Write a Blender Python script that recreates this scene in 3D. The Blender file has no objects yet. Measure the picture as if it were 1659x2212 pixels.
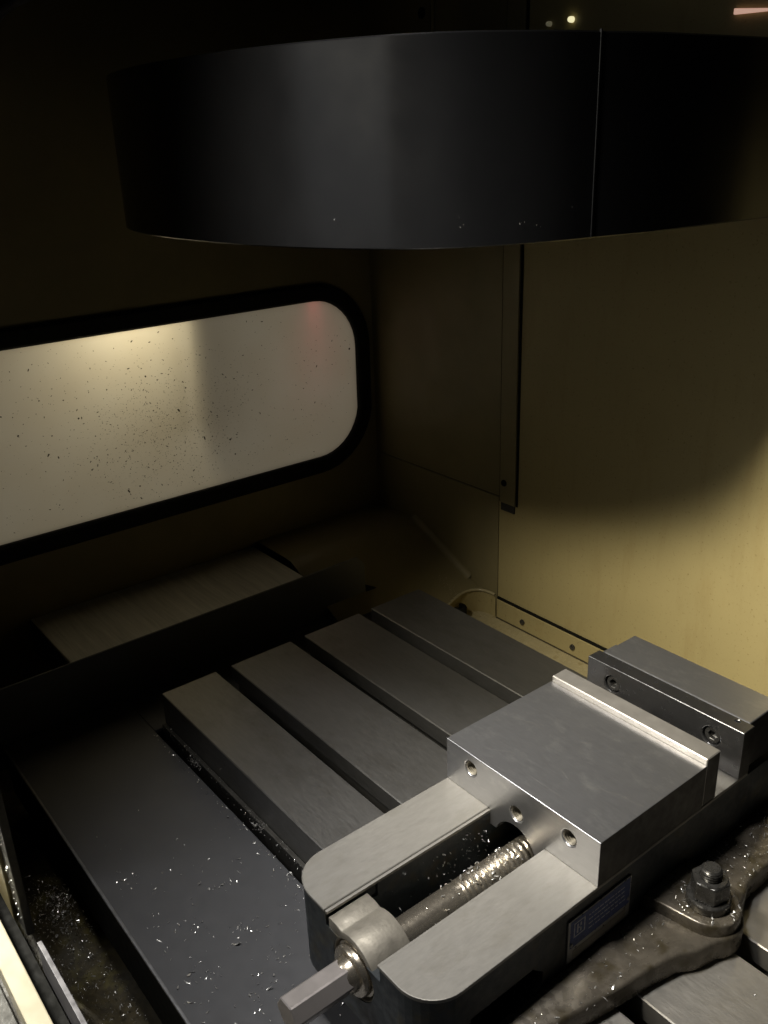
import bpy, bmesh, math, random
from mathutils import Vector, Matrix, noise

random.seed(7)
U0 = random.uniform
MM = 0.001
scene = bpy.context.scene
col = scene.collection

# ------------------------------------------------------------------ camera
cam_d = bpy.data.cameras.new('camera')
cam = bpy.data.objects.new('camera', cam_d)
col.objects.link(cam)
scene.camera = cam
RIGHT = Vector((0.62211183, 0.78218204, -0.0341779))
DOWN = Vector((0.2790773, -0.26232878, -0.9237421))
FWD = Vector((-0.73150033, 0.56513261, -0.38148709))
m = Matrix((RIGHT, -DOWN, -FWD)).transposed().to_4x4()
m.translation = Vector((441.1, -394.9, 476.5)) * MM
cam.matrix_world = m
cam_d.sensor_fit = 'VERTICAL'
cam_d.sensor_height = 24.0
cam_d.sensor_width = 18.0
cam_d.lens = 24.0 * 1952.95 / 2212.0
cam_d.clip_start = 0.01
cam_d.clip_end = 50.0

# ------------------------------------------------------------------ world (unlit shop around the machine)
w = bpy.data.worlds.new('World')
scene.world = w
w.use_nodes = True
w.node_tree.nodes['Background'].inputs[0].default_value = (0.9, 0.95, 1.0, 1)
w.node_tree.nodes['Background'].inputs[1].default_value = 0.0015

# ------------------------------------------------------------------ lamps
def area(name, loc, target, sx, sy, power, color, spread=180):
    d = bpy.data.lights.new(name, 'AREA')
    d.shape = 'RECTANGLE'
    d.size = sx * MM
    d.size_y = sy * MM
    d.energy = power
    d.color = color
    d.spread = math.radians(spread)
    o = bpy.data.objects.new(name, d)
    col.objects.link(o)
    o.location = Vector(loc) * MM
    o.rotation_euler = (Vector(target) - Vector(loc)).to_track_quat('-Z', 'Y').to_euler()
    return o
area('work_light', (-60, -500, 832), (80, 430, -30), 120, 80, 1.45, (1.0, 0.92, 0.74), 46)
area('overhead_light', (10, -165, 950), (30, -20, -73), 110, 110, 0.66, (1.0, 0.97, 0.93), 42)
area('door_light', (-75, -1200, 660), (-75, 0, 420), 850, 760, 0.24, (0.95, 0.97, 1.0), 120)
area('tube_light', (-345, -620, 670), (110, -20, 40), 130, 300, 0.38, (1.0, 0.98, 0.96), 62)
area('sill_fill', (-900, -420, 260), (-190, -311, -150), 80, 80, 0.8, (1.0, 0.96, 0.84), 40)  # added fill aimed at the sill alone, no known lamp there
area('shop_light', (-1500, 200, 300), (-640, 150, 150), 900, 400, 2.4, (1.0, 0.94, 0.84))
area('shop_lamp', (-735, 45, 322), (-640, 70, 210), 80, 70, 0.29, (1.0, 0.90, 0.66))
area('red_strip_fill', (-685, 330, 215), (-640, 328, 190), 8, 150, 0.0045, (1.0, 0.14, 0.2))  # added red light that puts the red strip on the pane

# ------------------------------------------------------------------ exposure
vs = scene.view_settings
vs.view_transform = 'Standard'
vs.look = 'None'
vs.gamma = 1.0
vs.exposure = 0.1
vs.use_curve_mapping = False

# ------------------------------------------------------------------ materials
def mat(name, base, rough=0.5, metal=0.0, var=0.25, vscale=40, spec=0.5, bump=0.0, bscale=400,
        rvar=0.12, spots=None, spot_scale=120, spot_amt=0.12, streak=None, coat=0.0,
        stain=None, stain_map=(6, 6, 0.8), stain_lo=0.55, stain_hi=0.75, stain_mix=0.35, pale_x=None):
    m = bpy.data.materials.new(name)
    m.use_nodes = True
    nt = m.node_tree
    p = nt.nodes['Principled BSDF']
    p.inputs['Metallic'].default_value = metal
    p.inputs['Specular IOR Level'].default_value = spec
    p.inputs['Coat Weight'].default_value = coat
    tc = nt.nodes.new('ShaderNodeTexCoord')
    src = tc.outputs['Object']
    if streak:
        mp = nt.nodes.new('ShaderNodeMapping')
        mp.inputs['Scale'].default_value = streak
        nt.links.new(src, mp.inputs['Vector'])
        ssrc = mp.outputs['Vector']
    else:
        ssrc = src
    n = nt.nodes.new('ShaderNodeTexNoise')
    n.inputs['Scale'].default_value = vscale
    n.inputs['Detail'].default_value = 8
    n.inputs['Roughness'].default_value = 0.65
    nt.links.new(ssrc, n.inputs['Vector'])
    r = nt.nodes.new('ShaderNodeValToRGB')
    r.color_ramp.elements[0].position = 0.3
    r.color_ramp.elements[1].position = 0.7
    r.color_ramp.elements[0].color = tuple(c * (1 - var) for c in base) + (1,)
    r.color_ramp.elements[1].color = tuple(min(1, c * (1 + var)) for c in base) + (1,)
    nt.links.new(n.outputs['Fac'], r.inputs['Fac'])
    out = r.outputs['Color']
    if spots:
        n2 = nt.nodes.new('ShaderNodeTexNoise')
        n2.inputs['Scale'].default_value = spot_scale
        n2.inputs['Detail'].default_value = 4
        nt.links.new(src, n2.inputs['Vector'])
        r2 = nt.nodes.new('ShaderNodeValToRGB')
        r2.color_ramp.elements[0].position = 1 - spot_amt - 0.36
        r2.color_ramp.elements[1].position = 1 - spot_amt - 0.22
        r2.color_ramp.elements[0].color = (0, 0, 0, 1)
        r2.color_ramp.elements[1].color = (1, 1, 1, 1)
        nt.links.new(n2.outputs['Fac'], r2.inputs['Fac'])
        mx = nt.nodes.new('ShaderNodeMix')
        mx.data_type = 'RGBA'
        nt.links.new(r2.outputs['Color'], mx.inputs[0])
        nt.links.new(out, mx.inputs[6])
        mx.inputs[7].default_value = tuple(spots) + (1,)
        out = mx.outputs[2]
    def blend(fac, src_col, colr):
        mx = nt.nodes.new('ShaderNodeMix')
        mx.data_type = 'RGBA'
        nt.links.new(fac, mx.inputs[0])
        nt.links.new(src_col, mx.inputs[6])
        mx.inputs[7].default_value = tuple(colr) + (1,)
        return mx.outputs[2]
    if stain:
        mp2 = nt.nodes.new('ShaderNodeMapping')
        mp2.inputs['Scale'].default_value = stain_map
        nt.links.new(src, mp2.inputs['Vector'])
        n5 = nt.nodes.new('ShaderNodeTexNoise')
        n5.inputs['Scale'].default_value = 4
        n5.inputs['Detail'].default_value = 9
        n5.inputs['Roughness'].default_value = 0.7
        nt.links.new(mp2.outputs['Vector'], n5.inputs['Vector'])
        m5 = nt.nodes.new('ShaderNodeMapRange')
        m5.inputs['From Min'].default_value = stain_lo
        m5.inputs['From Max'].default_value = stain_hi
        m5.inputs['To Max'].default_value = stain_mix
        nt.links.new(n5.outputs['Fac'], m5.inputs['Value'])
        out = blend(m5.outputs['Result'], out, stain)
    if pale_x:  # lighter colour towards larger x, broken up by noise
        sx = nt.nodes.new('ShaderNodeSeparateXYZ')
        nt.links.new(src, sx.inputs['Vector'])
        n6 = nt.nodes.new('ShaderNodeTexNoise')
        n6.inputs['Scale'].default_value = 45
        n6.inputs['Detail'].default_value = 6
        nt.links.new(src, n6.inputs['Vector'])
        ad = nt.nodes.new('ShaderNodeMath')
        ad.operation = 'MULTIPLY_ADD'
        nt.links.new(n6.outputs['Fac'], ad.inputs[0])
        ad.inputs[1].default_value = 0.16
        nt.links.new(sx.outputs['X'], ad.inputs[2])
        m6 = nt.nodes.new('ShaderNodeMapRange')
        m6.inputs['From Min'].default_value = pale_x[1]
        m6.inputs['From Max'].default_value = pale_x[2]
        nt.links.new(ad.outputs[0], m6.inputs['Value'])
        out = blend(m6.outputs['Result'], out, pale_x[0])
    nt.links.new(out, p.inputs['Base Color'])
    mr = nt.nodes.new('ShaderNodeMapRange')
    mr.inputs['From Min'].default_value = 0.3
    mr.inputs['From Max'].default_value = 0.7
    mr.inputs['To Min'].default_value = max(0.02, rough - rvar)
    mr.inputs['To Max'].default_value = min(1, rough + rvar)
    n3 = nt.nodes.new('ShaderNodeTexNoise')
    n3.inputs['Scale'].default_value = vscale * 2.3
    n3.inputs['Detail'].default_value = 6
    nt.links.new(ssrc, n3.inputs['Vector'])
    nt.links.new(n3.outputs['Fac'], mr.inputs['Value'])
    nt.links.new(mr.outputs['Result'], p.inputs['Roughness'])
    if bump:
        n4 = nt.nodes.new('ShaderNodeTexNoise')
        n4.inputs['Scale'].default_value = bscale
        n4.inputs['Detail'].default_value = 5
        nt.links.new(ssrc, n4.inputs['Vector'])
        b = nt.nodes.new('ShaderNodeBump')
        b.inputs['Strength'].default_value = bump
        b.inputs['Distance'].default_value = 0.0006
        nt.links.new(n4.outputs['Fac'], b.inputs['Height'])
        nt.links.new(b.outputs['Normal'], p.inputs['Normal'])
    return m

M_rail = mat('worn ground steel', (0.265, 0.253, 0.228), 0.5, 0.55, 0.08, 200, bump=0.10, bscale=1200, rvar=0.05, streak=(1.6, 0.35, 1.0), stain=(0.17, 0.155, 0.12), stain_map=(14, 7, 9), stain_lo=0.52, stain_hi=0.75, stain_mix=0.4)
M_jaw = mat('ground jaw steel', (0.40, 0.40, 0.41), 0.31, 0.9, 0.05, 260, bump=0.04, bscale=1500, rvar=0.03, streak=(0.25, 2.0, 1.0), stain=(0.62, 0.62, 0.60), stain_map=(11, 16, 16), stain_lo=0.52, stain_hi=0.70, stain_mix=0.45)
M_mirror = mat('polished jaw face steel', (0.27, 0.27, 0.28), 0.24, 0.95, 0.06, 60, rvar=0.05)
M_jawside = mat('dark jaw side steel', (0.060, 0.056, 0.050), 0.45, 0.5, 0.3, 60, bump=0.1)
M_plate = mat('jaw plate steel', (0.42, 0.40, 0.37), 0.40, 0.75, 0.10, 50, bump=0.05, bscale=900, rvar=0.06)
M_table = mat('oiled cast iron table', (0.24, 0.235, 0.224), 0.42, 0.84, 0.07, 160, bump=0.10, bscale=900, rvar=0.05, streak=(0.3, 2.0, 1.0), stain=(0.14, 0.13, 0.11), stain_map=(4, 6, 6), stain_lo=0.5, stain_hi=0.72, stain_mix=0.5, pale_x=((0.50, 0.475, 0.43), 0.20, 0.30))
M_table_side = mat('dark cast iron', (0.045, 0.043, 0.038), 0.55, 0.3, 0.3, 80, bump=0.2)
M_body = mat('dark blue grey vise paint', (0.020, 0.026, 0.030), 0.45, 0.0, 0.35, 60, bump=0.25, bscale=500, spots=(0.04, 0.035, 0.02), spot_scale=60, spot_amt=0.1)
M_flange = mat('oily cast flange', (0.125, 0.110, 0.088), 0.30, 0.5, 0.3, 60, bump=0.10, bscale=220, spots=(0.07, 0.058, 0.036), spot_scale=70, spot_amt=0.12, rvar=0.12)
M_yoke = mat('cast iron yoke', (0.26, 0.24, 0.20), 0.55, 0.5, 0.2, 70, bump=0.3, bscale=450)
M_screw = mat('oily bright screw', (0.48, 0.43, 0.35), 0.26, 0.9, 0.04, 150, rvar=0.03)
M_hex = mat('polished hex steel', (0.50, 0.46, 0.44), 0.36, 0.7, 0.05, 60, rvar=0.04)
M_nut = mat('black oxide steel', (0.10, 0.098, 0.095), 0.30, 0.8, 0.25, 150, bump=0.15)
M_cover = mat('black painted cover', (0.062, 0.063, 0.067), 0.40, 0.0, 0.06, 40, spec=0.6, bump=0.03, bscale=1500, rvar=0.04)
M_drum = mat('black enamel', (0.0045, 0.0047, 0.0055), 0.21, 0.0, 0.10, 12, spec=0.5, bump=0.015, bscale=1500, rvar=0.03)
M_dark = mat('black rubber', (0.010, 0.010, 0.010), 0.75, 0.0, 0.2, 60, spec=0.2)
M_black = mat('grimy black', (0.006, 0.006, 0.005), 0.8, 0.0, 0.2, 60, spec=0.15)
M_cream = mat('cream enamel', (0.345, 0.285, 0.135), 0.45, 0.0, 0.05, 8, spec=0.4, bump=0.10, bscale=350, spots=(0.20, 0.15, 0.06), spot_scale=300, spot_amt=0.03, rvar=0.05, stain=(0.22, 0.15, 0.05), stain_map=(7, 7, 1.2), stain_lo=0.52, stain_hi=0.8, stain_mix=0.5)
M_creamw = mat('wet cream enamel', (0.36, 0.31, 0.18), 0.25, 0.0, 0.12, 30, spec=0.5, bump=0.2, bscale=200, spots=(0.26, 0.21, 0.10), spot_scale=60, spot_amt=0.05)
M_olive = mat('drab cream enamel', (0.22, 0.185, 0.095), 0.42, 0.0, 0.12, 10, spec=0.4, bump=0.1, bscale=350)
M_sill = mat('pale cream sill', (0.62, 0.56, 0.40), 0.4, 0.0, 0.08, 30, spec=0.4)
M_sheet = mat('scratched steel sheet', (0.62, 0.60, 0.54), 0.45, 0.15, 0.2, 110, streak=(0.12, 2.2, 1.0), bump=0.06)
M_pan = mat('rusty chip pan', (0.035, 0.027, 0.010), 0.55, 0.0, 0.6, 90, bump=0.6, bscale=160, spots=(0.10, 0.085, 0.02), spot_scale=30, spot_amt=0.12)
M_edge = mat('pale edge metal', (0.22, 0.22, 0.225), 0.45, 0.6, 0.2, 120, bump=0.1)
M_railgrey = mat('grey rail', (0.20, 0.195, 0.21), 0.4, 0.4, 0.1, 60)
M_plateblue = mat('blue label', (0.025, 0.055, 0.20), 0.4, 0.0, 0.3, 200)
M_alu = mat('bare label metal', (0.35, 0.35, 0.35), 0.35, 0.7, 0.15, 90)
M_print = mat('worn white print', (0.40, 0.43, 0.50), 0.5, 0.0, 0.35, 600)
M_chip = mat('bright aluminium chip', (0.80, 0.79, 0.76), 0.28, 0.8, 0.08, 300)
M_grime = mat('dark grime speck', (0.05, 0.04, 0.02), 0.8, 0.0, 0.3, 300)
M_outside = mat('grey cabinet', (0.35, 0.33, 0.30), 0.6, 0.0, 0.1, 10)
M_orange = mat('tan painted edge', (0.60, 0.36, 0.22), 0.4, 0.0, 0.1, 30)

def pane_material():
    m = bpy.data.materials.new('frosted plastic pane')
    m.use_nodes = True
    nt = m.node_tree
    for n in list(nt.nodes):
        nt.nodes.remove(n)
    o = nt.nodes.new('ShaderNodeOutputMaterial')
    t = nt.nodes.new('ShaderNodeBsdfTranslucent')
    d = nt.nodes.new('ShaderNodeBsdfPrincipled')
    d.inputs['Base Color'].default_value = (0.35, 0.32, 0.26, 1)
    d.inputs['Roughness'].default_value = 0.4
    mx = nt.nodes.new('ShaderNodeMixShader')
    mx.inputs[0].default_value = 0.15
    tc = nt.nodes.new('ShaderNodeTexCoord')
    n = nt.nodes.new('ShaderNodeTexNoise')
    n.inputs['Scale'].default_value = 14
    n.inputs['Detail'].default_value = 7
    r = nt.nodes.new('ShaderNodeValToRGB')
    r.color_ramp.elements[0].position = 0.3
    r.color_ramp.elements[1].position = 0.75
    r.color_ramp.elements[0].color = (0.76, 0.72, 0.63, 1)
    r.color_ramp.elements[1].color = (0.79, 0.76, 0.68, 1)
    nt.links.new(tc.outputs['Object'], n.inputs['Vector'])
    nt.links.new(n.outputs['Fac'], r.inputs['Fac'])
    nt.links.new(r.outputs['Color'], t.inputs['Color'])
    nt.links.new(t.outputs[0], mx.inputs[1])
    nt.links.new(d.outputs[0], mx.inputs[2])
    nt.links.new(mx.outputs[0], o.inputs['Surface'])
    return m
M_pane = pane_material()

# ------------------------------------------------------------------ helpers (millimetres in, metres out)
def thing(name, loc, label, cat, group=None):
    o = bpy.data.objects.new(name, None)
    o.empty_display_size = 0.02
    o.location = Vector(loc) * MM
    col.objects.link(o)
    tag(o, label, cat, group)
    return o

def tag(o, label=None, cat=None, group=None, kind=None):
    if label: o['label'] = label
    if cat: o['category'] = cat
    if group: o['group'] = group
    if kind: o['kind'] = kind
    return o

def finish(name, bm, material, parent=None, bevel=0.0, seg=2, smooth=False, ang=30):
    if bevel:
        bmesh.ops.remove_doubles(bm, verts=bm.verts, dist=0.01)
        bm.normal_update()
        es = [e for e in bm.edges if len(e.link_faces) == 2 and e.calc_face_angle(0) > math.radians(ang)]
        bmesh.ops.bevel(bm, geom=es, offset=bevel, segments=seg, profile=0.5, affect='EDGES', clamp_overlap=True)
    bm.normal_update()
    org = Vector((0, 0, 0))
    p = parent
    while p is not None:
        org += p.location
        p = p.parent
    for v in bm.verts:
        v.co = v.co * MM - org
    me = bpy.data.meshes.new(name)
    bm.to_mesh(me)
    bm.free()
    me.materials.append(material)
    if smooth:
        me.polygons.foreach_set('use_smooth', [True] * len(me.polygons))
        me.set_sharp_from_angle(angle=math.radians(40))
    o = bpy.data.objects.new(name, me)
    col.objects.link(o)
    o.parent = parent
    return o

def box(bm, x0, x1, y0, y1, z0, z1):
    vs = [bm.verts.new((x, y, z)) for x in (x0, x1) for y in (y0, y1) for z in (z0, z1)]
    for f in ((0, 1, 3, 2), (4, 6, 7, 5), (0, 4, 5, 1), (2, 3, 7, 6), (0, 2, 6, 4), (1, 5, 7, 3)):
        bm.faces.new([vs[i] for i in f])
    return vs

def bbox(*a):
    bm = bmesh.new()
    box(bm, *a)
    return bm

def prism(pts, axis, a, b, bm=None):
    """pts 2D polygon; axis 'z' -> (x,y), 'y' -> (x,z), 'x' -> (y,z)"""
    bm = bm or bmesh.new()
    def P(p, t):
        return {'z': (p[0], p[1], t), 'y': (p[0], t, p[1]), 'x': (t, p[0], p[1])}[axis]
    lo = [bm.verts.new(P(p, a)) for p in pts]
    hi = [bm.verts.new(P(p, b)) for p in pts]
    n = len(pts)
    bm.faces.new(lo)
    bm.faces.new(hi)
    for i in range(n):
        bm.faces.new((lo[i], lo[(i + 1) % n], hi[(i + 1) % n], hi[i]))
    bmesh.ops.recalc_face_normals(bm, faces=bm.faces)
    return bm

def lathe(profile, center, axis='y', n=40, bm=None, caps=True):
    """profile list of (r, t) along axis, centre gives the other two coordinates"""
    bm = bm or bmesh.new()
    rings = []
    for r, t in profile:
        ring = []
        for i in range(n):
            a = 2 * math.pi * i / n
            u, v = r * math.cos(a), r * math.sin(a)
            if axis == 'y': c = (center[0] + u, t, center[1] + v)
            elif axis == 'z': c = (center[0] + u, center[1] + v, t)
            else: c = (t, center[0] + u, center[1] + v)
            ring.append(bm.verts.new(c))
        rings.append(ring)
    for A, B in zip(rings[:-1], rings[1:]):
        for i in range(n):
            bm.faces.new((A[i], A[(i + 1) % n], B[(i + 1) % n], B[i]))
    if caps:
        bm.faces.new(rings[0])
        bm.faces.new(rings[-1])
    bmesh.ops.recalc_face_normals(bm, faces=bm.faces)
    return bm

def arc(cx, cy, r, a0, a1, n):
    return [(cx + r * math.cos(math.radians(a0 + (a1 - a0) * i / n)), cy + r * math.sin(math.radians(a0 + (a1 - a0) * i / n))) for i in range(n + 1)]

def cut(bm, cutters):
    """boolean difference of closed bmeshes, in millimetres"""
    me = bpy.data.meshes.new('t'); bm.to_mesh(me); bm.free()
    o = bpy.data.objects.new('t', me); col.objects.link(o)
    tmp = [o]
    for c in cutters:
        cm = bpy.data.meshes.new('c'); c.to_mesh(cm); c.free()
        co = bpy.data.objects.new('c', cm); col.objects.link(co)
        tmp.append(co)
        md = o.modifiers.new('b', 'BOOLEAN'); md.operation = 'DIFFERENCE'; md.object = co; md.solver = 'EXACT'
    dg = bpy.context.evaluated_depsgraph_get()
    res = bpy.data.meshes.new_from_object(o.evaluated_get(dg))
    out = bmesh.new(); out.from_mesh(res)
    for t in tmp:
        d = t.data; bpy.data.objects.remove(t); bpy.data.meshes.remove(d)
    bpy.data.meshes.remove(res)
    return out

def panel_with_hole(outer, inner, axis_x, thick):
    """flat sheet in the plane x=axis_x with a hole; outer/inner are (y,z) loops"""
    bm = bmesh.new()
    def loop(pts):
        vs = [bm.verts.new((axis_x, p[0], p[1])) for p in pts]
        return [bm.edges.new((vs[i], vs[(i + 1) % len(vs)])) for i in range(len(vs))]
    e = loop(outer) + loop(inner)
    bmesh.ops.triangle_fill(bm, edges=e, use_beauty=True, use_dissolve=False)
    r = bmesh.ops.extrude_face_region(bm, geom=list(bm.faces))
    for g in r['geom']:
        if isinstance(g, bmesh.types.BMVert):
            g.co.x -= thick
    bmesh.ops.recalc_face_normals(bm, faces=bm.faces)
    return bm

def rrect(y0, y1, z0, z1, r, n=10):
    return (arc(y1 - r, z1 - r, r, 0, 90, n) + arc(y0 + r, z1 - r, r, 90, 180, n) +
            arc(y0 + r, z0 + r, r, 180, 270, n) + arc(y1 - r, z0 + r, r, 270, 360, n))

def dedupe(pts):
    out = []
    for p in pts:
        if not out or (Vector(p) - Vector(out[-1])).length > 0.01: out.append(p)
    return out

# ================================================================== SETTING
W = 152.4          # vise width
ZT = -73.0         # table top
YB = 430.0         # back wall
XL = -640.0        # left wall

# --- back wall, right of the corner trim
wb = finish('wall_back', bbox(-368, 115, YB, YB + 3, -131.5, 900), M_cream)
tag(wb, kind='structure')
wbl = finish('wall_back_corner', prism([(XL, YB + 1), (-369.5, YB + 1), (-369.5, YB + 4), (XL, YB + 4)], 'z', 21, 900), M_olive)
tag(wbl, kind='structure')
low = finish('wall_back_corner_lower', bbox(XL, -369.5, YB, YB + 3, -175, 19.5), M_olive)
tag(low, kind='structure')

# --- left wall with the window opening
wy0, wy1, wz0, wz1, wr = -230, 398, 36, 268, 74
outer = [(-330, -68), (YB + 7, -68), (YB + 7, 900), (-330, 900)]
hole = dedupe(rrect(wy0 - 4, wy1 + 4, wz0 - 4, wz1 + 4, wr + 4))[:-1]
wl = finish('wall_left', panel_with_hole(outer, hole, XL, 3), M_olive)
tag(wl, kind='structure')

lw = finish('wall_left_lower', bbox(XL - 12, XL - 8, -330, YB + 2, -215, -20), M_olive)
tag(lw, kind='structure')
uf = finish('floor_under', bbox(XL - 8, 620, -330, YB, -222, -216), M_black)
tag(uf, kind='structure')
# --- floor behind the table, chute and chip pan
fl = finish('floor', bbox(-430, 115, 200, YB - 0.5, -172, -165), M_creamw)
tag(fl, kind='structure')

def chute():
    bm = bmesh.new()
    zf = lambda x, y: -131 - 0.455 * (x + 408) if x < -408 else -131
    a = [(-372, 429), (-388, 429), (-400, 424), (-407, 412), (-407, 395), (-402, 378), (-394, 360), (-388, 300), (-388, 201)]
    n = len(a)
    cols = 14
    grid = []
    for (x, y) in a:
        row = []
        for j in range(cols + 1):
            t = j / cols
            xx = x + (XL + 1 - x) * t
            yy = y + ((429.5 if y > 355 else y) - y) * 0
            z = -131 - 0.455 * max(0, -(xx) - 408) * -1
            z = min(-66.0, -131 + 0.455 * max(0.0, (-408 - xx)))
            row.append(bm.verts.new((xx, yy, z)))
        grid.append(row)
    for i in range(n - 1):
        for j in range(cols):
            bm.faces.new((grid[i][j], grid[i][j + 1], grid[i + 1][j + 1], grid[i + 1][j]))
    # rounded wall dropping into the pocket
    bmesh.ops.recalc_face_normals(bm, faces=bm.faces)
    return bm
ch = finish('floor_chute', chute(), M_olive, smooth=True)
tag(ch, kind='structure')

bead = bmesh.new()
rows = []
P0, P1 = Vector((-552, YB - 0.5, -66)), Vector((-425, YB - 0.5, -123.3))
for i in range(15):
    c = P0.lerp(P1, i / 14)
    rows.append([bead.verts.new((c.x + 7 * math.cos(a) * 0.4, c.y - 9 + 9 * math.cos(a), c.z + 9 - 9 * math.sin(a))) for a in [math.radians(90 * j / 6) for j in range(7)]])
for A, B in zip(rows[:-1], rows[1:]):
    for j in range(6):
        bead.faces.new((A[j], A[j + 1], B[j + 1], B[j]))
bmesh.ops.recalc_face_normals(bead, faces=bead.faces)
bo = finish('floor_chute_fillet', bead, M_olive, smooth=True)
tag(bo, kind='structure')

arcp = spline_pts = [(-371, 428), (-380, 428.5), (-390, 427), (-399, 422), (-405, 413), (-407, 402), (-405, 389), (-401, 376), (-395, 362), (-390, 345)]
bd = bmesh.new()
tp = [bd.verts.new((x, y, -131.5)) for x, y in arcp]
bt = [bd.verts.new((x + 2, y - 1.5, -165.5)) for x, y in arcp]
for i in range(len(arcp) - 1):
    bd.faces.new((tp[i], tp[i + 1], bt[i + 1], bt[i]))
tag(finish('floor_pocket', bd, M_cream, smooth=True), kind='structure')
lp = bmesh.new()
rows = []
for i, (x, y) in enumerate(arcp):
    a_ = Vector(arcp[max(0, i - 1)]); b_ = Vector(arcp[min(len(arcp) - 1, i + 1)])
    t = (b_ - a_).normalized(); nn = Vector((-t.y, t.x))
    rows.append([lp.verts.new((x + nn.x * 2.2 * math.cos(q), y + nn.y * 2.2 * math.cos(q) - 0.6, -130.6 + 2.2 * math.sin(q))) for q in [2 * math.pi * j / 10 for j in range(10)]])
for A, B in zip(rows[:-1], rows[1:]):
    for j in range(10):
        lp.faces.new((A[j], A[(j + 1) % 10], B[(j + 1) % 10], B[j]))
bmesh.ops.recalc_face_normals(lp, faces=lp.faces)
tag(finish('floor_pocket_lip', lp, M_creamw, smooth=True), kind='structure')

pan = bmesh.new()
nx, ny = 90, 12
g = []
for i in range(nx + 1):
    row = []
    for j in range(ny + 1):
        x = -700 + 1200 * i / nx
        y = -330 + 115 * j / ny
        z = -198 + 5 * noise.noise((x * 0.03, y * 0.03, 0)) 
        d = math.hypot((x + 268) / 42, (y + 252) / 24)
        z += 14 * math.exp(-d * d) + 2.5 * noise.noise((x * 0.15, y * 0.15, 3))
        row.append(pan.verts.new((x, y, z)))
    g.append(row)
for i in range(nx):
    for j in range(ny):
        pan.faces.new((g[i][j], g[i + 1][j], g[i + 1][j + 1], g[i][j + 1]))
po = finish('floor_chip_pan', pan, M_pan, smooth=True)
tag(po, kind='structure')

# ================================================================== WALL TRIM
ct = thing('corner_trim', (-350, YB, 15), 'narrow vertical cream cover strip at the left edge of the back wall', 'trim')
finish('strip', bbox(-365, -337.5, YB - 3, YB - 0.4, 15, 760), M_olive, ct, bevel=0.6)
finish('gap_seal', bbox(-337, -333.5, YB - 1.2, YB - 0.2, 15, 760), M_black, ct)
finish('gap_seal', bbox(-367.2, -365.9, YB - 1.0, YB - 0.2, 15, 760), M_black, ct)
finish('screw', lathe([(4.2, YB - 4.6), (4.6, YB - 4), (4.6, YB - 2.9)], (-357, 44), 'y', 16), M_black, ct)
finish('end_cap', bbox(-363, -338, YB - 2.4, YB - 0.6, 4, 14.5), M_table_side, ct)

ks = thing('kick_strip', (-200, YB, -165), 'low cream strip with screws along the foot of the back wall', 'trim')
finish('strip', bbox(-367, 115, YB - 4, YB - 0.3, -163.5, -135), M_cream, ks, bevel=0.8)
finish('sealant', bbox(-367, 115, YB - 2.6, YB - 0.3, -134.9, -131.6), M_black, ks)
finish('sealant', bbox(-367, 115, YB - 4.6, YB - 2, -165.0, -163.6), M_grime, ks)
sc0 = None
for x in (-316, -226, -136, -46, 44):
    s = lathe([(2.0, YB - 6.8), (3.6, YB - 6.2), (4.2, YB - 4.8), (4.2, YB - 3.9)], (x, -151), 'y', 16)
    so = finish('screw', s, M_nut, ks, smooth=True)
dr = finish('drain_hose', lathe([(9.5, -167), (10.5, -166), (10.5, -146), (9.5, -144), (6.5, -144), (6.5, -150)], (-399, 384), 'z', 24), M_dark, smooth=True)
tag(dr, 'black rubber drain stub standing in the rounded corner behind the table', 'hose')

ut = thing('upper_trim', (-505, YB, 545), 'dim vertical cream strip with a dark screw above the black tool drum', 'trim')
finish('strip', bbox(-540, -496, YB - 3, YB + 0.6, 520, 890), M_olive, ut, bevel=0.6)
finish('strip', bbox(-494.5, -490, YB - 2, YB + 0.6, 520, 890), M_cream, ut, bevel=0.6)
finish('screw', lathe([(4.5, YB - 5), (6.5, YB - 4), (6.5, YB - 2.9)], (-510, 617), 'y', 16), M_black, ut)

# ================================================================== WINDOW
win = thing('window', (XL, 100, 36), 'frosted specked window with black rubber edge in the left wall', 'window')
ring = bmesh.new()
N = len(hole)
def ringloop(off, x):
    return [ring.verts.new((x, p[0], p[1])) for p in dedupe(rrect(wy0 - off, wy1 + off, wz0 - off, wz1 + off, wr + off))[:-1]]
loops = [ringloop(0, XL - 4), ringloop(0, XL + 5), ringloop(3, XL + 8), ringloop(20, XL + 8), ringloop(24, XL + 4), ringloop(24, XL + 0.5)]
for A, B in zip(loops[:-1], loops[1:]):
    for i in range(len(A)):
        ring.faces.new((A[i], A[(i + 1) % len(A)], B[(i + 1) % len(A)], B[i]))
bmesh.ops.recalc_face_normals(ring, faces=ring.faces)
finish('gasket', ring, M_dark, win, smooth=True)
pn = finish('pane', prism(dedupe(rrect(wy0 - 3, wy1 + 3, wz0 - 3, wz1 + 3, wr + 3))[:-1], 'x', XL - 3.2, XL - 0.8), M_pane, win)
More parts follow.
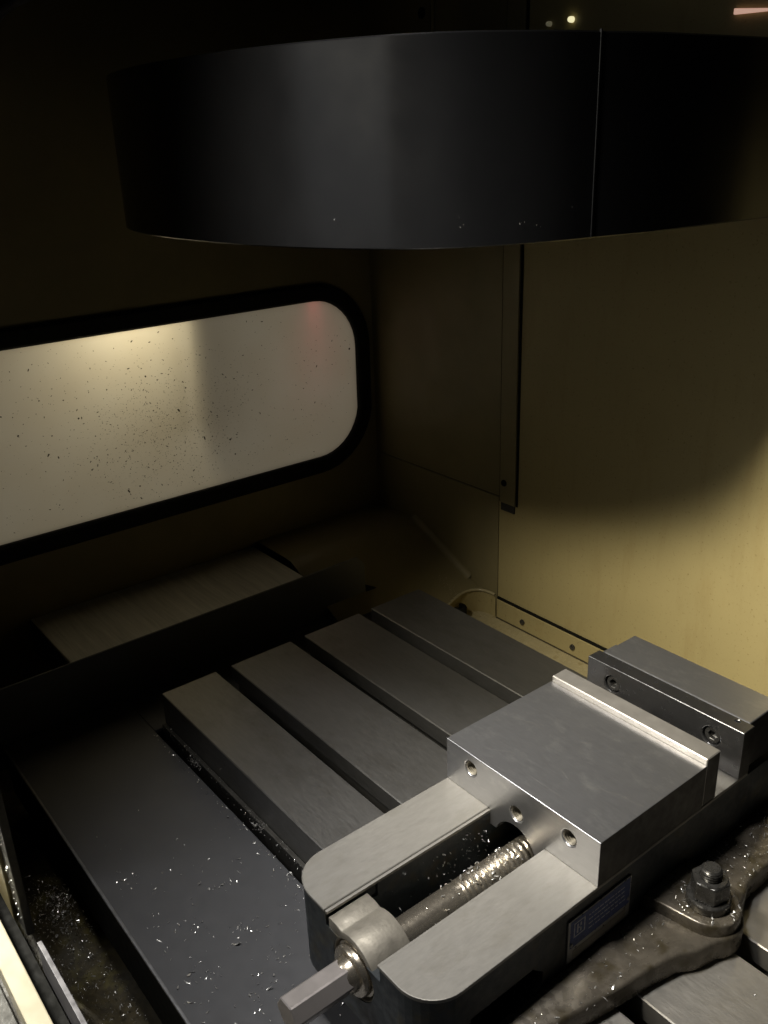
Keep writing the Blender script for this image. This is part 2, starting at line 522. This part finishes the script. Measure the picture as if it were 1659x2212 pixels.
# grime stuck on the pane
gm = bmesh.new()
def speck(y, z, r, stretch, a):
    n = random.choice((5, 6, 7))
    vs = []
    for i in range(n):
        t = 2 * math.pi * i / n
        u = r * stretch * math.cos(t) * random.uniform(.7, 1.2)
        v = r * math.sin(t) * random.uniform(.7, 1.2)
        vs.append((y + u * math.cos(a) - v * math.sin(a), z + u * math.sin(a) + v * math.cos(a)))
    lo = [gm.verts.new((XL - 0.7, p[0], p[1])) for p in vs]
    hi = gm.verts.new((XL - 0.7 + min(r, 1) * 0.7, y, z))
    for i in range(n):
        gm.faces.new((lo[i], lo[(i + 1) % n], hi))
for k in range(3200):
    if k < 2100:
        y = random.gauss(85, 62); z = random.gauss(135, 46)
    else:
        y = random.uniform(-160, 390); z = random.uniform(wz0 + 4, wz1 - 4)
    if not (wy0 + 8 < y < wy1 - 8 and wz0 + 3 < z < wz1 - 3): continue
    if y > wy1 - 60 and (z > wz1 - 45 or z < wz0 + 45): continue
    r = min(2.4, 0.23 * math.exp(random.gauss(0.15, 0.5)))
    speck(y, z, r, random.choice((1, 1, 1.3, 2.6)), random.uniform(0, 3.14))
go = finish('grime', gm, M_grime, win)
go['kind'] = 'stuff'

# thin board added behind the frosted pane to block part of its light
op = finish('shade_board', bbox(-900, -664, 121, 125, 130, 700), M_outside)
tag(op, 'thin grey board added behind the frosted window to shade it', 'shade_board')

# ================================================================== SHEET COVER, END PLATE, TABLE
wc = thing('way_cover', (-560, 40, -80), 'scratched bare steel sheet lying under the window', 'way cover')
finish('sheet', bbox(-646, -469, -131, 197, -79, -75), M_sheet, wc, bevel=0.8)
finish('side_flange', bbox(-646, -469, 197.2, 199, -120, -76.5), M_table_side, wc)
finish('side_flange', bbox(-646, -469, -133, -131.2, -120, -76.5), M_table_side, wc)

ep = thing('end_plate', (-465, 0, -150), 'upright black guard plate across the far left end of the table', 'guard')
finish('plate', prism([(-330, -150), (268, -150), (268, -62), (256, -49), (-330, -53)], 'x', -468, -465), M_cover, ep, bevel=0.8)
finish('bracket', prism([(268.2, -150), (322, -150), (312, -120), (268.2, -95)], 'x', -468, -464), M_dark, ep, bevel=0.5)

tb = thing('milling_table', (0, 100, -140), 'grey cast iron milling table with long T slots under the vise', 'table')
slots = [(-13.5, 5.5), (87, 106), (189, 208)]
TY0, TY1 = -80.4, 288
prof = [(TY0, -140), (TY1, -140), (TY1, -98)]
edges = [TY0] + [v for s in slots for v in s] + [TY1]
bm = bmesh.new()
finish('bed', bbox(-373.5, 620, TY0 + 1, TY1 - 1, -145, -112), M_table_side, tb)
for i in range(4):
    a, b = edges[2 * i], edges[2 * i + 1]
    # T-slot section: neck then undercut
    ua = 0 if i == 0 else 7
    ub = 0 if i == 3 else 7
    pts = [(a, ZT), (a, -92), (a + ua, -92.02), (a + ua, -111.9), (b - ub, -111.9), (b - ub, -92.02), (b, -92), (b, ZT)]
    pts = dedupe(pts)
    finish('land', prism(pts, 'x', -374, 620), M_table, tb, bevel=0.9, seg=1)
finish('ledge', bbox(-373, 620, TY0 - 5, TY0 - 0.2, -140, -110), M_table_side, tb, bevel=0.8)

cv = thing('table_cover', (0, -160, -170), 'black painted cover plate in front of the table, strewn with bright chips', 'cover')
finish('end_panel', bbox(-464, -379, -91.8, 288, -123, -119), M_cover, cv, bevel=1.0)
finish('top_panel', bbox(-464, 620, -231, -92, -122, -118), M_cover, cv, bevel=1.6, seg=3)
finish('pale_edge', bbox(-463, 620, -231.9, -229.4, -120.6, -117.7), M_edge, cv, bevel=0.7, seg=3)  # pale strip along the cover's front edge
finish('apron', bbox(-464, 620, -229.5, -225, -182, -122.2), M_black, cv)

# ================================================================== VISE
vise = thing('machine_vise', (76, 20, ZT), 'heavy steel machine vise with a smooth sliding jaw clamped on the slotted table', 'vise')
R = 28
def plan(x0, x1, y0, y1, r):
    return dedupe(arc(x1 - r, y0 + r, r, 270, 360, 8) + [(x1, y1), (x0, y1)] + arc(x0 + r, y0 + r, r, 180, 270, 8))
body = prism(plan(0.6, W - 0.6, -152.8, 236, R), 'z', ZT + 0.5, -3)
c1 = bbox(49, 103.6, -119, 168, -62, 10)
c2 = bbox(47, 105.5, -170, -110, -14, 10)
c3 = lathe([(22, -170), (22, -110)], (76.2, -30), 'y', 32)
c4 = prism([(-118, -60), (-60, -60), (-52, -52), (-52, -40), (-62, -31), (-118, -31)], 'x', 136, 170)
body = cut(body, [c1, c2, c3, c4])
finish('body', body, M_body, vise, bevel=0.7, seg=1)

def rail(x0, x1, left):
    r = R
    if left:
        pts = dedupe([(x1, -153.5), (x1, 185), (x0, 185)] + arc(x0 + r, -153.5 + r, r, 180, 270, 10))
    else:
        pts = dedupe(arc(x1 - r, -153.5 + r, r, 270, 360, 10) + [(x1, 185), (x0, 185), (x0, -153.5)])
    return prism(pts, 'z', -3, 0)
finish('rail', rail(0, 46.6, True), M_rail, vise, bevel=0.6, seg=1)
finish('rail', rail(106, W, False), M_rail, vise, bevel=0.5, seg=2)
finish('rail_step', bbox(46.7, 49, -153, 185, -3.5, -1.0), M_rail, vise, bevel=0.3)
finish('rail_step', bbox(103.6, 105.9, -153, 185, -3.5, -1.0), M_rail, vise, bevel=0.3)
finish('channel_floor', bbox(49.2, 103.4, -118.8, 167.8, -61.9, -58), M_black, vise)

# yoke over the screw at the front
yo = [(49.2, -60), (49.2, -5.5), (57, -5.2), (60, -5.6)] + [(76.2 + 25.5 * math.cos(math.radians(a)), -30 + 26.5 * math.sin(math.radians(a))) for a in range(118, 20, -7)] + [(103.4, -26), (103.4, -60)]
yoke = cut(prism(yo, 'y', -152.2, -119.2), [lathe([(14.8, -170), (14.8, -100)], (76.2, -30), 'y', 32), lathe([(21, -170), (21, -148.5)], (76.2, -30), 'y', 32)])
finish('screw_yoke', yoke, M_yoke, vise, bevel=0.8, seg=2, smooth=True)

# lead screw with helical thread
def leadscrew():
    bm = bmesh.new()
    n, pitch = 36, 5.0
    rows = []
    y = -118.0
    while y < 60:
        amp = 0.0 if y < -62 else min(1.0, (y + 62) / 6)
        row = []
        for i in range(n):
            t = i / n
            ph = (y / pitch - t) % 1.0
            pr = (1.0 if 0.1 < ph < 0.30 else (0.5 if ph < 0.40 else 0.0))
            r = 12.3 - 1.3 * amp * pr
            a = 2 * math.pi * t
            row.append(bm.verts.new((76.2 + r * math.cos(a), y, -30 + r * math.sin(a))))
        rows.append(row)
        y += 0.6 if amp else 4
    for A, B in zip(rows[:-1], rows[1:]):
        for i in range(n):
            bm.faces.new((A[i], A[(i + 1) % n], B[(i + 1) % n], B[i]))
    bmesh.ops.recalc_face_normals(bm, faces=bm.faces)
    return bm
ls = finish('lead_screw', leadscrew(), M_screw, vise, smooth=True)
hexs = bmesh.new()
hp = [(76.2 + 12.0 * math.cos(math.radians(a)), -30 + 12.0 * math.sin(math.radians(a))) for a in range(63, 423, 60)]
prism(hp, 'y', -205, -158, hexs)
finish('hex_drive', hexs, M_hex, ls, bevel=0.8, seg=1)
finish('collar', lathe([(10.5, -163), (12.0, -160), (12.2, -158), (12.6, -156.5), (16.8, -156), (17.8, -154.5), (17.8, -151), (19.5, -150.6), (20.3, -149.5), (20.3, -147.5)], (76.2, -30), 'y', 48), M_screw, ls, smooth=True)

# dark second material on the end faces of the jaws
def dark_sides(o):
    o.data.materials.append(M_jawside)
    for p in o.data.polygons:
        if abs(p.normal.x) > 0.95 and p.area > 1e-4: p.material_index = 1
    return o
# movable jaw
jp = [(0.0, 0.15), (48.8, 0.15), (48.8, -14)] + [(49.2, -14)][:0] + [(53, -14)] + [(75 + 20 * math.cos(math.radians(a)), -19 + 20 * math.sin(math.radians(a))) for a in range(165, 14, -12)] + [(97, -14), (103.8, -14), (103.8, 0.15), (W, 0.15), (W, 38.4), (0, 38.4)]
jaw = prism(jp, 'y', 0, 122)
HOLES = [(27.4, 24.8), (75.9, 12.5), (125.6, 24.4)]
jaw = cut(jaw, [lathe([(7.4, -0.5), (6.2, 0.9), (6.2, 30)], h, 'y', 28) for h in HOLES])
mj = finish('movable_jaw', jaw, M_jaw, vise, bevel=0.8, seg=1)
for h in HOLES:
    th = bmesh.new()
    n, rows = 28, []
    for k in range(0, 73):
        y = 1.0 + k * 0.25
        row = []
        for i in range(n):
            ph = (y / 1.75 - i / n) % 1.0
            r = 6.12 - 0.95 * (1 - abs(2 * ph - 1))
            a = 2 * math.pi * i / n
            row.append(th.verts.new((h[0] + r * math.cos(a), y, h[1] + r * math.sin(a))))
        rows.append(row)
    for A, B in zip(rows[:-1], rows[1:]):
        for i in range(n):
            th.faces.new((A[i], B[i], B[(i + 1) % n], A[(i + 1) % n]))
    finish('hole_thread', th, M_yoke, mj, smooth=True)
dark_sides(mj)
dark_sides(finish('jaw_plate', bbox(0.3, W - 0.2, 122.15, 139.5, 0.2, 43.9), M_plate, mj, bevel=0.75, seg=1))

sb = bmesh.new()
for k in range(15):
    x, y, a, l = U0(8, 144), U0(6, 116), U0(-0.5, 1.2), U0(5, 34)
    dx, dy = math.cos(a), math.sin(a)
    cv_ = U0(-0.12, 0.12)
    pv = None
    for i in range(7):
        t = i / 6
        q = (x + dx * l * t - dy * cv_ * l * t * (1 - t), y + dy * l * t + dx * cv_ * l * t * (1 - t))
        if not (2 < q[0] < W - 2 and 2 < q[1] < 119): break
        va = sb.verts.new((q[0] - dy * 0.05, q[1] + dx * 0.05, 38.42)); vb = sb.verts.new((q[0] + dy * 0.05, q[1] - dx * 0.05, 38.42))
        if pv: sb.faces.new((pv[0], va, vb, pv[1]))
        pv = (va, vb)
so_ = finish('scratches', sb, M_rail, mj)
so_['kind'] = 'stuff'

# fixed jaw
fj = finish('fixed_jaw', prism([(185.6, 0.1), (236, 0.1), (236, 38), (229, 44.2), (185.6, 44.2)], 'x', 5.5, W - 4), M_jaw, vise, bevel=0.9, seg=2)
finish('jaw_lug', bbox(2.5, 5.3, 186.2, 206, 0.2, 42.5), M_jaw, fj, bevel=0.5)
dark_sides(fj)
FH = [(27.4, 27.2), (125.3, 27.0)]
fp = cut(bbox(0.0, W, 170.3, 185.4, 0.12, 43.9), [lathe([(8.8, 170), (8.2, 171), (8.2, 180.5)], h, 'y', 30) for h in FH] + [lathe([(2.1, 44.5), (2.1, 40)], (140, 181), 'z', 14)])
pl = finish('jaw_plate', fp, M_mirror, fj, bevel=0.7, seg=1)
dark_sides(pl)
for h in FH:
    s = cut(lathe([(6.6, 172.2), (7.2, 173), (7.2, 180.4)], h, 'y', 30), [prism([(h[0] + 4.2 * math.cos(math.radians(a)), h[1] + 4.2 * math.sin(math.radians(a))) for a in range(0, 360, 60)], 'y', 170, 177)])
    finish('cap_screw', s, M_nut, pl, bevel=0.25, seg=1)

# base flanges with clamping lugs
BX, BY = 186.0, 86.0
def flange_pts(s=1):
    pts = [(W - 1, -128), (166, -122), (172, -100), (176.5, -68), (185.5, -17), (190, 15), (195, 38), (202, 50)]
    pts += [(BX + 26 * math.cos(math.radians(a)), BY + 26 * math.sin(math.radians(a))) for a in range(-38, 60, 12)]
    pts += [(197, 118), (190, 135), (190, 236), (W - 1, 236)]
    return pts if s == 1 else [(W - x, y) for x, y in reversed(pts)]
for s in (1, -1):
    fo = finish('base_flange', prism(flange_pts(s), 'z', ZT + 0.4, -53), M_flange, vise, bevel=2.4, seg=3, smooth=True, ang=40)
    bx = BX if s == 1 else W - BX
    lug = [(bx + 23.5 * math.cos(math.radians(a)), BY + 23.5 * math.sin(math.radians(a))) for a in range(-80, 81, 10)] if s == 1 else \
          [(bx - 23.5 * math.cos(math.radians(a)), BY - 23.5 * math.sin(math.radians(a))) for a in range(-80, 81, 10)]
    lug = lug + ([(W - 1, 112), (W - 1, 56)] if s == 1 else [(1, 60), (1, 116)])
    finish('lug', prism(lug, 'z', -60, -43), M_flange, fo, bevel=1.8, seg=3, smooth=True, ang=40)

# nameplate
nm = finish('nameplate', bbox(W - 0.55, W + 0.9, -29.2, 37.6, -49.3, -11.8), M_alu, vise, bevel=0.25)
finish('blue_field', bbox(W + 0.95, W + 1.1, -27.4, 36.2, -36.5, -12.9), M_plateblue, nm)
for yy, zz in ((-26.2, -33.5), (35, -31.8)):
    finish('rivet', lathe([(0.4, W + 2.0), (1.2, W + 1.8), (1.6, W + 0.95)], (yy, zz), 'x', 12), M_alu, nm, smooth=True)
pr = bmesh.new()
def mark(y0, y1, z0, z1):
    box(pr, W + 1.15, W + 1.25, y0, y1, z0, z1)
# square mark with a stepped sign inside, then rows of worn small print
for a in ((-24, -12.5, -16.6, -15.6), (-24, -12.5, -28.4, -27.4), (-24, -23, -27.4, -16.6), (-13.5, -12.5, -27.4, -16.6), (-21, -19.4, -26, -18), (-19.2, -17.8, -22.6, -21.4), (-17.6, -16.2, -21.2, -18), (-17.6, -16.2, -26, -22.8)):
    mark(*a)
for r_, z in enumerate((-17.5, -21.5, -25.5, -29.5)):
    y = -8.5
    while y < 30:
        l = random.uniform(1.2, 4.5)
        mark(y, y + l, z - 0.9, z)
        y += l + random.uniform(0.6, 1.6)
finish('print', pr, M_print, nm)
finish('bottom_band', bbox(W + 0.95, W + 1.1, -24, 33, -47.6, -40.2), M_rail, nm)

# clamp stud, nut and washer (separate thing, holds the lug down)
cb = thing('clamp_bolt', (BX, BY, -43), 'black stud with hex nut and thick washer on the right vise lug', 'bolt')
finish('washer', lathe([(8.3, -42.8), (15.2, -42.8), (15.8, -42), (15.8, -36.5), (15.0, -35.6), (8.3, -35.6)], (BX, BY), 'z', 40, caps=False), M_nut, cb, smooth=True)
nut = prism([(BX + 13.9 * math.cos(math.radians(a)), BY + 13.9 * math.sin(math.radians(a))) for a in range(-44, 316, 60)], 'z', -35.4, -20)
finish('nut', nut, M_nut, cb, bevel=1.1, seg=2)
finish('nut_face', lathe([(12.2, -20.4), (11.4, -19.4), (8.2, -19.2)], (BX, BY), 'z', 36, caps=False), M_nut, cb, smooth=True)
st = bmesh.new()
rows = []
for k in range(0, 61):
    z = -34 + k * 0.38
    row = []
    for i in range(28):
        ph = (z / 2.0 - i / 28) % 1.0
        r = 7.7 - 1.0 * (1 - abs(2 * ph - 1))
        if z > -12.5: r = min(r, 7.0 - (z + 12.5) * 0.9)
        a = 2 * math.pi * i / 28
        row.append(st.verts.new((BX + r * math.cos(a), BY + r * math.sin(a), z)))
    rows.append(row)
for A, B in zip(rows[:-1], rows[1:]):
    for i in range(28):
        st.faces.new((A[i], A[(i + 1) % 28], B[(i + 1) % 28], B[i]))
st.faces.new(rows[-1])
bmesh.ops.recalc_face_normals(st, faces=st.faces)
finish('stud', st, M_nut, cb, smooth=True)

# ================================================================== TOOL DRUM
rim = [(-470, 20), (-444, -16.5), (-385, -36), (-310.6, -45), (-254.6, -43), (-205, -38.5), (-163.5, -30.5), (-110.9, -13), (-69.1, 9.5), (-47, 28), (-30.9, 47.5), (-16, 77), (-4, 110), (2.4, 141)]
def spline(pts, k=6):
    out = []
    P = [pts[0]] + pts + [pts[-1]]
    for i in range(1, len(P) - 2):
        p0, p1, p2, p3 = [Vector(p) for p in P[i - 1:i + 3]]
        for j in range(k):
            t = j / k
            out.append(tuple(0.5 * ((2 * p1) + (-p0 + p2) * t + (2 * p0 - 5 * p1 + 4 * p2 - p3) * t * t + (-p0 + 3 * p1 - 3 * p2 + p3) * t ** 3)))
    out.append(tuple(pts[-1]))
    return out
front = spline(rim)
side = [(2.4, 141.8), (13.4, 193), (16.5, 248), (22, 343), (24, 428)]
left = [(-490, 90), (-500, 200), (-490, 330), (-455, 428)]
ZB, ZTOP = 405, 538
drum = thing('tool_drum', (-230, 200, ZB), 'big glossy black curved tool changer cover hanging above the table', 'tool changer')
def shell(pts, name, lip=True):
    bm = bmesh.new()
    rows = []
    for dz, inset in ((0, 3.0), (0, 0.9), (0.9, 0.0), (1.6, 0.0), (ZTOP - ZB - 1.8, 0), (ZTOP - ZB - 1.1, 0), (ZTOP - ZB, 1.1), (ZTOP - ZB, 4.0)):
        row = []
        for i, p in enumerate(pts):
            a = Vector(pts[max(0, i - 1)]); b = Vector(pts[min(len(pts) - 1, i + 1)])
            t = (b - a).normalized(); nrm = Vector((t.y, -t.x))
            q = Vector(p) - nrm * inset
            row.append(bm.verts.new((q.x, q.y, ZB + dz)))
        rows.append(row)
    for A, B in zip(rows[:-1], rows[1:]):
        for i in range(len(pts) - 1):
            bm.faces.new((A[i], A[i + 1], B[i + 1], B[i]))
    bmesh.ops.recalc_face_normals(bm, faces=bm.faces)
    return finish(name, bm, M_drum, drum, smooth=True)
shell(list(reversed(left)) + front, 'curved_shell')
shell(side, 'side_shell')
full = list(reversed(left)) + front + side
inner = [(p[0] * 0.994 - 1.5, p[1] + (2 if p[1] < 100 else 0)) for p in full]
finish('bottom_plate', prism(inner, 'z', ZB + 0.6, ZB + 4), M_drum, drum)
finish('top_plate', prism(inner, 'z', ZTOP - 3, ZTOP - 0.6), M_drum, drum)
finish('seam_strip', prism([(1.6, 140.6), (2.9, 140.9), (3.1, 141.9), (1.8, 142.2)], 'z', ZB + 1, ZTOP + 1), M_drum, drum)

# ================================================================== FRONT SILL
sl = thing('door_sill', (-180, -310, -150), 'brightly lit cream door sill at the near left corner', 'sill')
finish('sill_top', bbox(-660, 300, -319.5, -303, -172, -150), M_sill, sl, bevel=1.0)
finish('gutter', bbox(-560, 300, -302.8, -289, -200, -176), M_black, sl)
finish('outer_face', bbox(-660, 300, -400, -319.7, -230, -190), M_table_side, sl, bevel=1)
gr = finish('door_rail', bbox(-208, 300, -286.6, -282.4, -185, -150), M_railgrey, bevel=0.5)
tag(gr, 'thin grey steel door rail running beside the cream sill', 'rail')
pj = thing('door_jamb', (-240, -285, -160), 'dark grimy vertical door jamb at the left edge, spotted with chips', 'door jamb')
finish('jamb', bbox(-262, -236, -288, -281, -166, 950), M_table_side, pj, bevel=1.0)
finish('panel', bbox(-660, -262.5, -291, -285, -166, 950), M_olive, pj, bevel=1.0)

# ================================================================== SMALL BITS AT THE TOP, GLOW PAINTED ON SOME
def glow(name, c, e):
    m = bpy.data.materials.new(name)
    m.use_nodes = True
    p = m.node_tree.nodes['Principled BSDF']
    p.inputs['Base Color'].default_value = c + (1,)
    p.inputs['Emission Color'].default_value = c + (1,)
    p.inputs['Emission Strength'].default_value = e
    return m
M_knobglow, M_knobdim, M_bracketglow = glow('painted knob glow', (1.0, 0.92, 0.55), 0.8), glow('faint painted knob glow', (1.0, 0.92, 0.6), 0.05), glow('painted bracket glow', (0.9, 0.55, 0.42), 0.5)  # emission stands in for outside light on the knobs and bracket
for (x, z, r_, mm_, lab) in ((-272.5, 585, 3.0, M_knobglow, 'small knob with a painted glow above the black drum'), (-303, 584, 2.6, M_knobdim, 'knob with a fainter painted glow left of the brighter one above the drum')):
    k = finish('knob_glow', lathe([(r_ * .3, YB - 6), (r_ * .85, YB - 5.2), (r_, YB - 3.4), (r_, YB - 0.2)], (x, z), 'y', 18), mm_, smooth=True)
    tag(k, lab, 'knob')
eb = finish('bracket_glow', prism([(-82, 568.6), (-40, 567.6), (-40, 569.2), (-82, 573.6)], 'y', YB - 4, YB - 1), M_bracketglow, bevel=0.5)  # bracket, its lit look comes from emission
tag(eb, 'narrow tan bracket with a painted glow at the top right corner', 'light slit')
hb = bmesh.new()
path = [Vector(p) for p in spline([(-230, 480), (-120, 545), (-62, 585), (-40, 612), (0, 630), (60, 640), (140, 640)], 5)]
rows = []
for i, p in enumerate(path):
    t = (path[min(i + 1, len(path) - 1)] - path[max(i - 1, 0)]).normalized(); nn = Vector((-t.y, t.x))
    rows.append([hb.verts.new((-632 + 5 * math.sin(a), p.x + nn.x * 5 * math.cos(a), p.y + nn.y * 5 * math.cos(a))) for a in [2 * math.pi * j / 12 for j in range(12)]])
for A, B in zip(rows[:-1], rows[1:]):
    for j in range(12):
        hb.faces.new((A[j], A[(j + 1) % 12], B[(j + 1) % 12], B[j]))
bmesh.ops.recalc_face_normals(hb, faces=hb.faces)
ho = finish('conduit', hb, M_railgrey, smooth=True)
tag(ho, 'bent grey conduit on the dark wall at the top left corner', 'conduit')

# ================================================================== CHIPS
def flake(bm, p, size, flat=0.35, curl=True, width=None):
    L = size * random.uniform(0.6, 1.5)
    wd = width or (size * random.uniform(0.08, 0.22))
    yaw = random.uniform(0, 6.283)
    M_ = Matrix.Rotation(yaw, 3, 'Z') @ Matrix.Rotation(random.gauss(0, flat), 3, 'Y') @ Matrix.Rotation(random.gauss(0, flat * 1.6), 3, 'X')
    n = 4
    c = random.uniform(-0.5, 0.5) if curl else 0
    tw = random.uniform(-0.7, 0.7)
    pv = None
    for i in range(n + 1):
        t = i / n - 0.5
        z = c * L * (t * t * 2 - 0.2)
        y = 0.25 * L * c * math.sin(t * 3)
        a = tw * t * 2
        ww = wd * (1 - abs(t) * 0.9)
        A = M_ @ Vector((t * L, y - ww * math.cos(a), z - ww * math.sin(a))) + Vector(p)
        B = M_ @ Vector((t * L, y + ww * math.cos(a), z + ww * math.sin(a))) + Vector(p)
        va, vb = bm.verts.new(A), bm.verts.new(B)
        if pv: bm.faces.new((pv[0], va, vb, pv[1]))
        pv = (va, vb)

def chips(name, label, pts, sizes, flat=0.4):
    bm = bmesh.new()
    for p in pts:
        flake(bm, p, sizes(), flat)
    o = finish(name, bm, M_chip)
    tag(o, label, 'chips', kind='stuff')
    return o
U, G = random.uniform, random.gauss
small = lambda: 2.1 * math.exp(G(0, 0.4))
tiny = lambda: 1.6 * math.exp(G(0, 0.4))
pts = []
for k in range(170):
    x = G(-60, 95); y = U(-226, -96)
    if -395 < x < 60: pts.append((x, y, -117.2))
for cx, cy, n in ((-190, -205, 16), (-130, -150, 10), (-75, -160, 14), (-35, -150, 12), (-15, -175, 14), (-105, -190, 10), (-60, -205, 10)):
    for k in range(n): pts.append((G(cx, 7), G(cy, 7), -117.1))
for k in range(90): pts.append((U(-370, 0), U(-99, -93), -117.3))
chips('cover_chips', 'scattered bright metal chips on the black cover plate', pts, small)
pts = []
for cx, cy in ((-291, -89), (-167, -87)):
    for k in range(75): pts.append((G(cx, 5), G(cy, 2.4), -114 + abs(G(0, 4))))
for k in range(140): pts.append((U(-370, 0), U(-91, -81), -109.5 + U(0, 0.6)))
chips('ledge_chips', 'two little heaps of curled chips in the gutter along the table front', pts, tiny, 0.9)
pts = []
for k in range(230):
    y = -112 + 112 * math.sqrt(U(0, 1)); x = U(52, 102)
    pts.append((x, y, -57 + U(0, 3)))
for k in range(85):
    y = U(-100, 2) if U(0, 1) < .5 else G(-15, 22); a = math.radians(G(95, 38))
    if y > 4 or y < -112: continue
    pts.append((76.2 + 13.1 * math.cos(a), y, -30 + 13.1 * math.sin(a)))
for k in range(70):
    pts.append((49.6, -110 + 108 * math.sqrt(U(0, 1)), U(-40, -8)))
chips('channel_chips', 'oily bright chips around the lead screw between the vise rails', pts, small, 0.6)
pts = []
for k in range(120):
    x = U(156, 186); y = U(-100, 60); pts.append((x, y, -52.3))
for k in range(260):
    x = U(154, 190); y = U(105, 232); pts.append((x, y, -52.2 + U(0, 3)))
for k in range(120):
    a = U(0, 6.28); r_ = U(16, 23); pts.append((BX + r_ * math.cos(a), BY + r_ * math.sin(a), -42.2))
for k in range(60): pts.append((U(137, 150), U(-112, -60), -58))
chips('flange_chips', 'wet fine chips on the oily vise flange around the clamp nut', pts, tiny, 0.5)
pts = []
for k in range(220):
    s = random.choice(slots[:2]); pts.append((U(195, 330), U(s[0] + 1, s[1] - 1), -109 + U(0, 6)))
for k in range(150):
    s = random.choice(slots); pts.append((U(-370, 0), U(s[1] - 6, s[1] - 1), -109 + U(0, 3)))
for k in range(24): pts.append((U(200, 330), U(8, 86), ZT + 0.5))
chips('slot_chips', 'bright chips packed in the table slots right of the vise', pts, tiny, 0.6)
pts = []
for k in range(900):
    x = G(-268, 26); y = G(-251, 11)
    if -287 < y < -233: 
        d = math.hypot((x + 268) / 42, (y + 252) / 24)
        pts.append((x, y, -193.5 + 14 * math.exp(-d * d)))
for k in range(700):
    pts.append((U(-260, 10), U(-280, -234), -194.5 + U(0, 4)))
chips('pan_chips', 'heap of fine chips in the dark pan between cover and sill', pts, tiny, 0.7)
pts = []
for k in range(110): pts.append((U(-262, -236.5), -288.6, U(-150, 60)))
for k in range(30): pts.append((U(-530, -240), U(-318, -304), -149.5))
chips('jamb_chips', 'small chips stuck to the dark door jamb at the left edge', pts, tiny, 0.3)
pts = []
for k in range(22):
    a = math.radians(U(0, 360)); pts.append((76.2 + 18.2 * math.cos(a), U(-155, -149), -30 + 18.2 * math.sin(a)))
for k in range(20): pts.append((G(-2, 2), U(-150, -120), U(-60, -30)))
chips('collar_chips', 'few bright chips stuck round the screw collar at the vise front', pts, tiny, 0.6)
pts = []
for k in range(260):
    t = U(0, 1); pts.append((-395 - 50 * t + G(0, 3), 372 + 50 * t - 40 * t * t + G(0, 5), -129 + 0.455 * max(0, (50 * t - 13)) ))
chips('chute_chips', 'fine sparkling chips on the rim of the rounded corner pocket', pts, lambda: 0.8, 0.5)

pts = []
for (x, y, z, n) in ((-62, 13, 423, 2), (-33, 44, 421, 3), (-13, 84, 420, 4), (-9, 96, 424, 5), (-1, 122, 425, 3), (-100, -10, 424, 2)):
    for k in range(n): pts.append((x + 1.4 + G(0, 3), y - 1.6 + G(0, 1), z + G(0, 4)))
chips('drum_chips', 'few tiny bright chips stuck low on the black drum', pts, lambda: 0.9, 1.2)
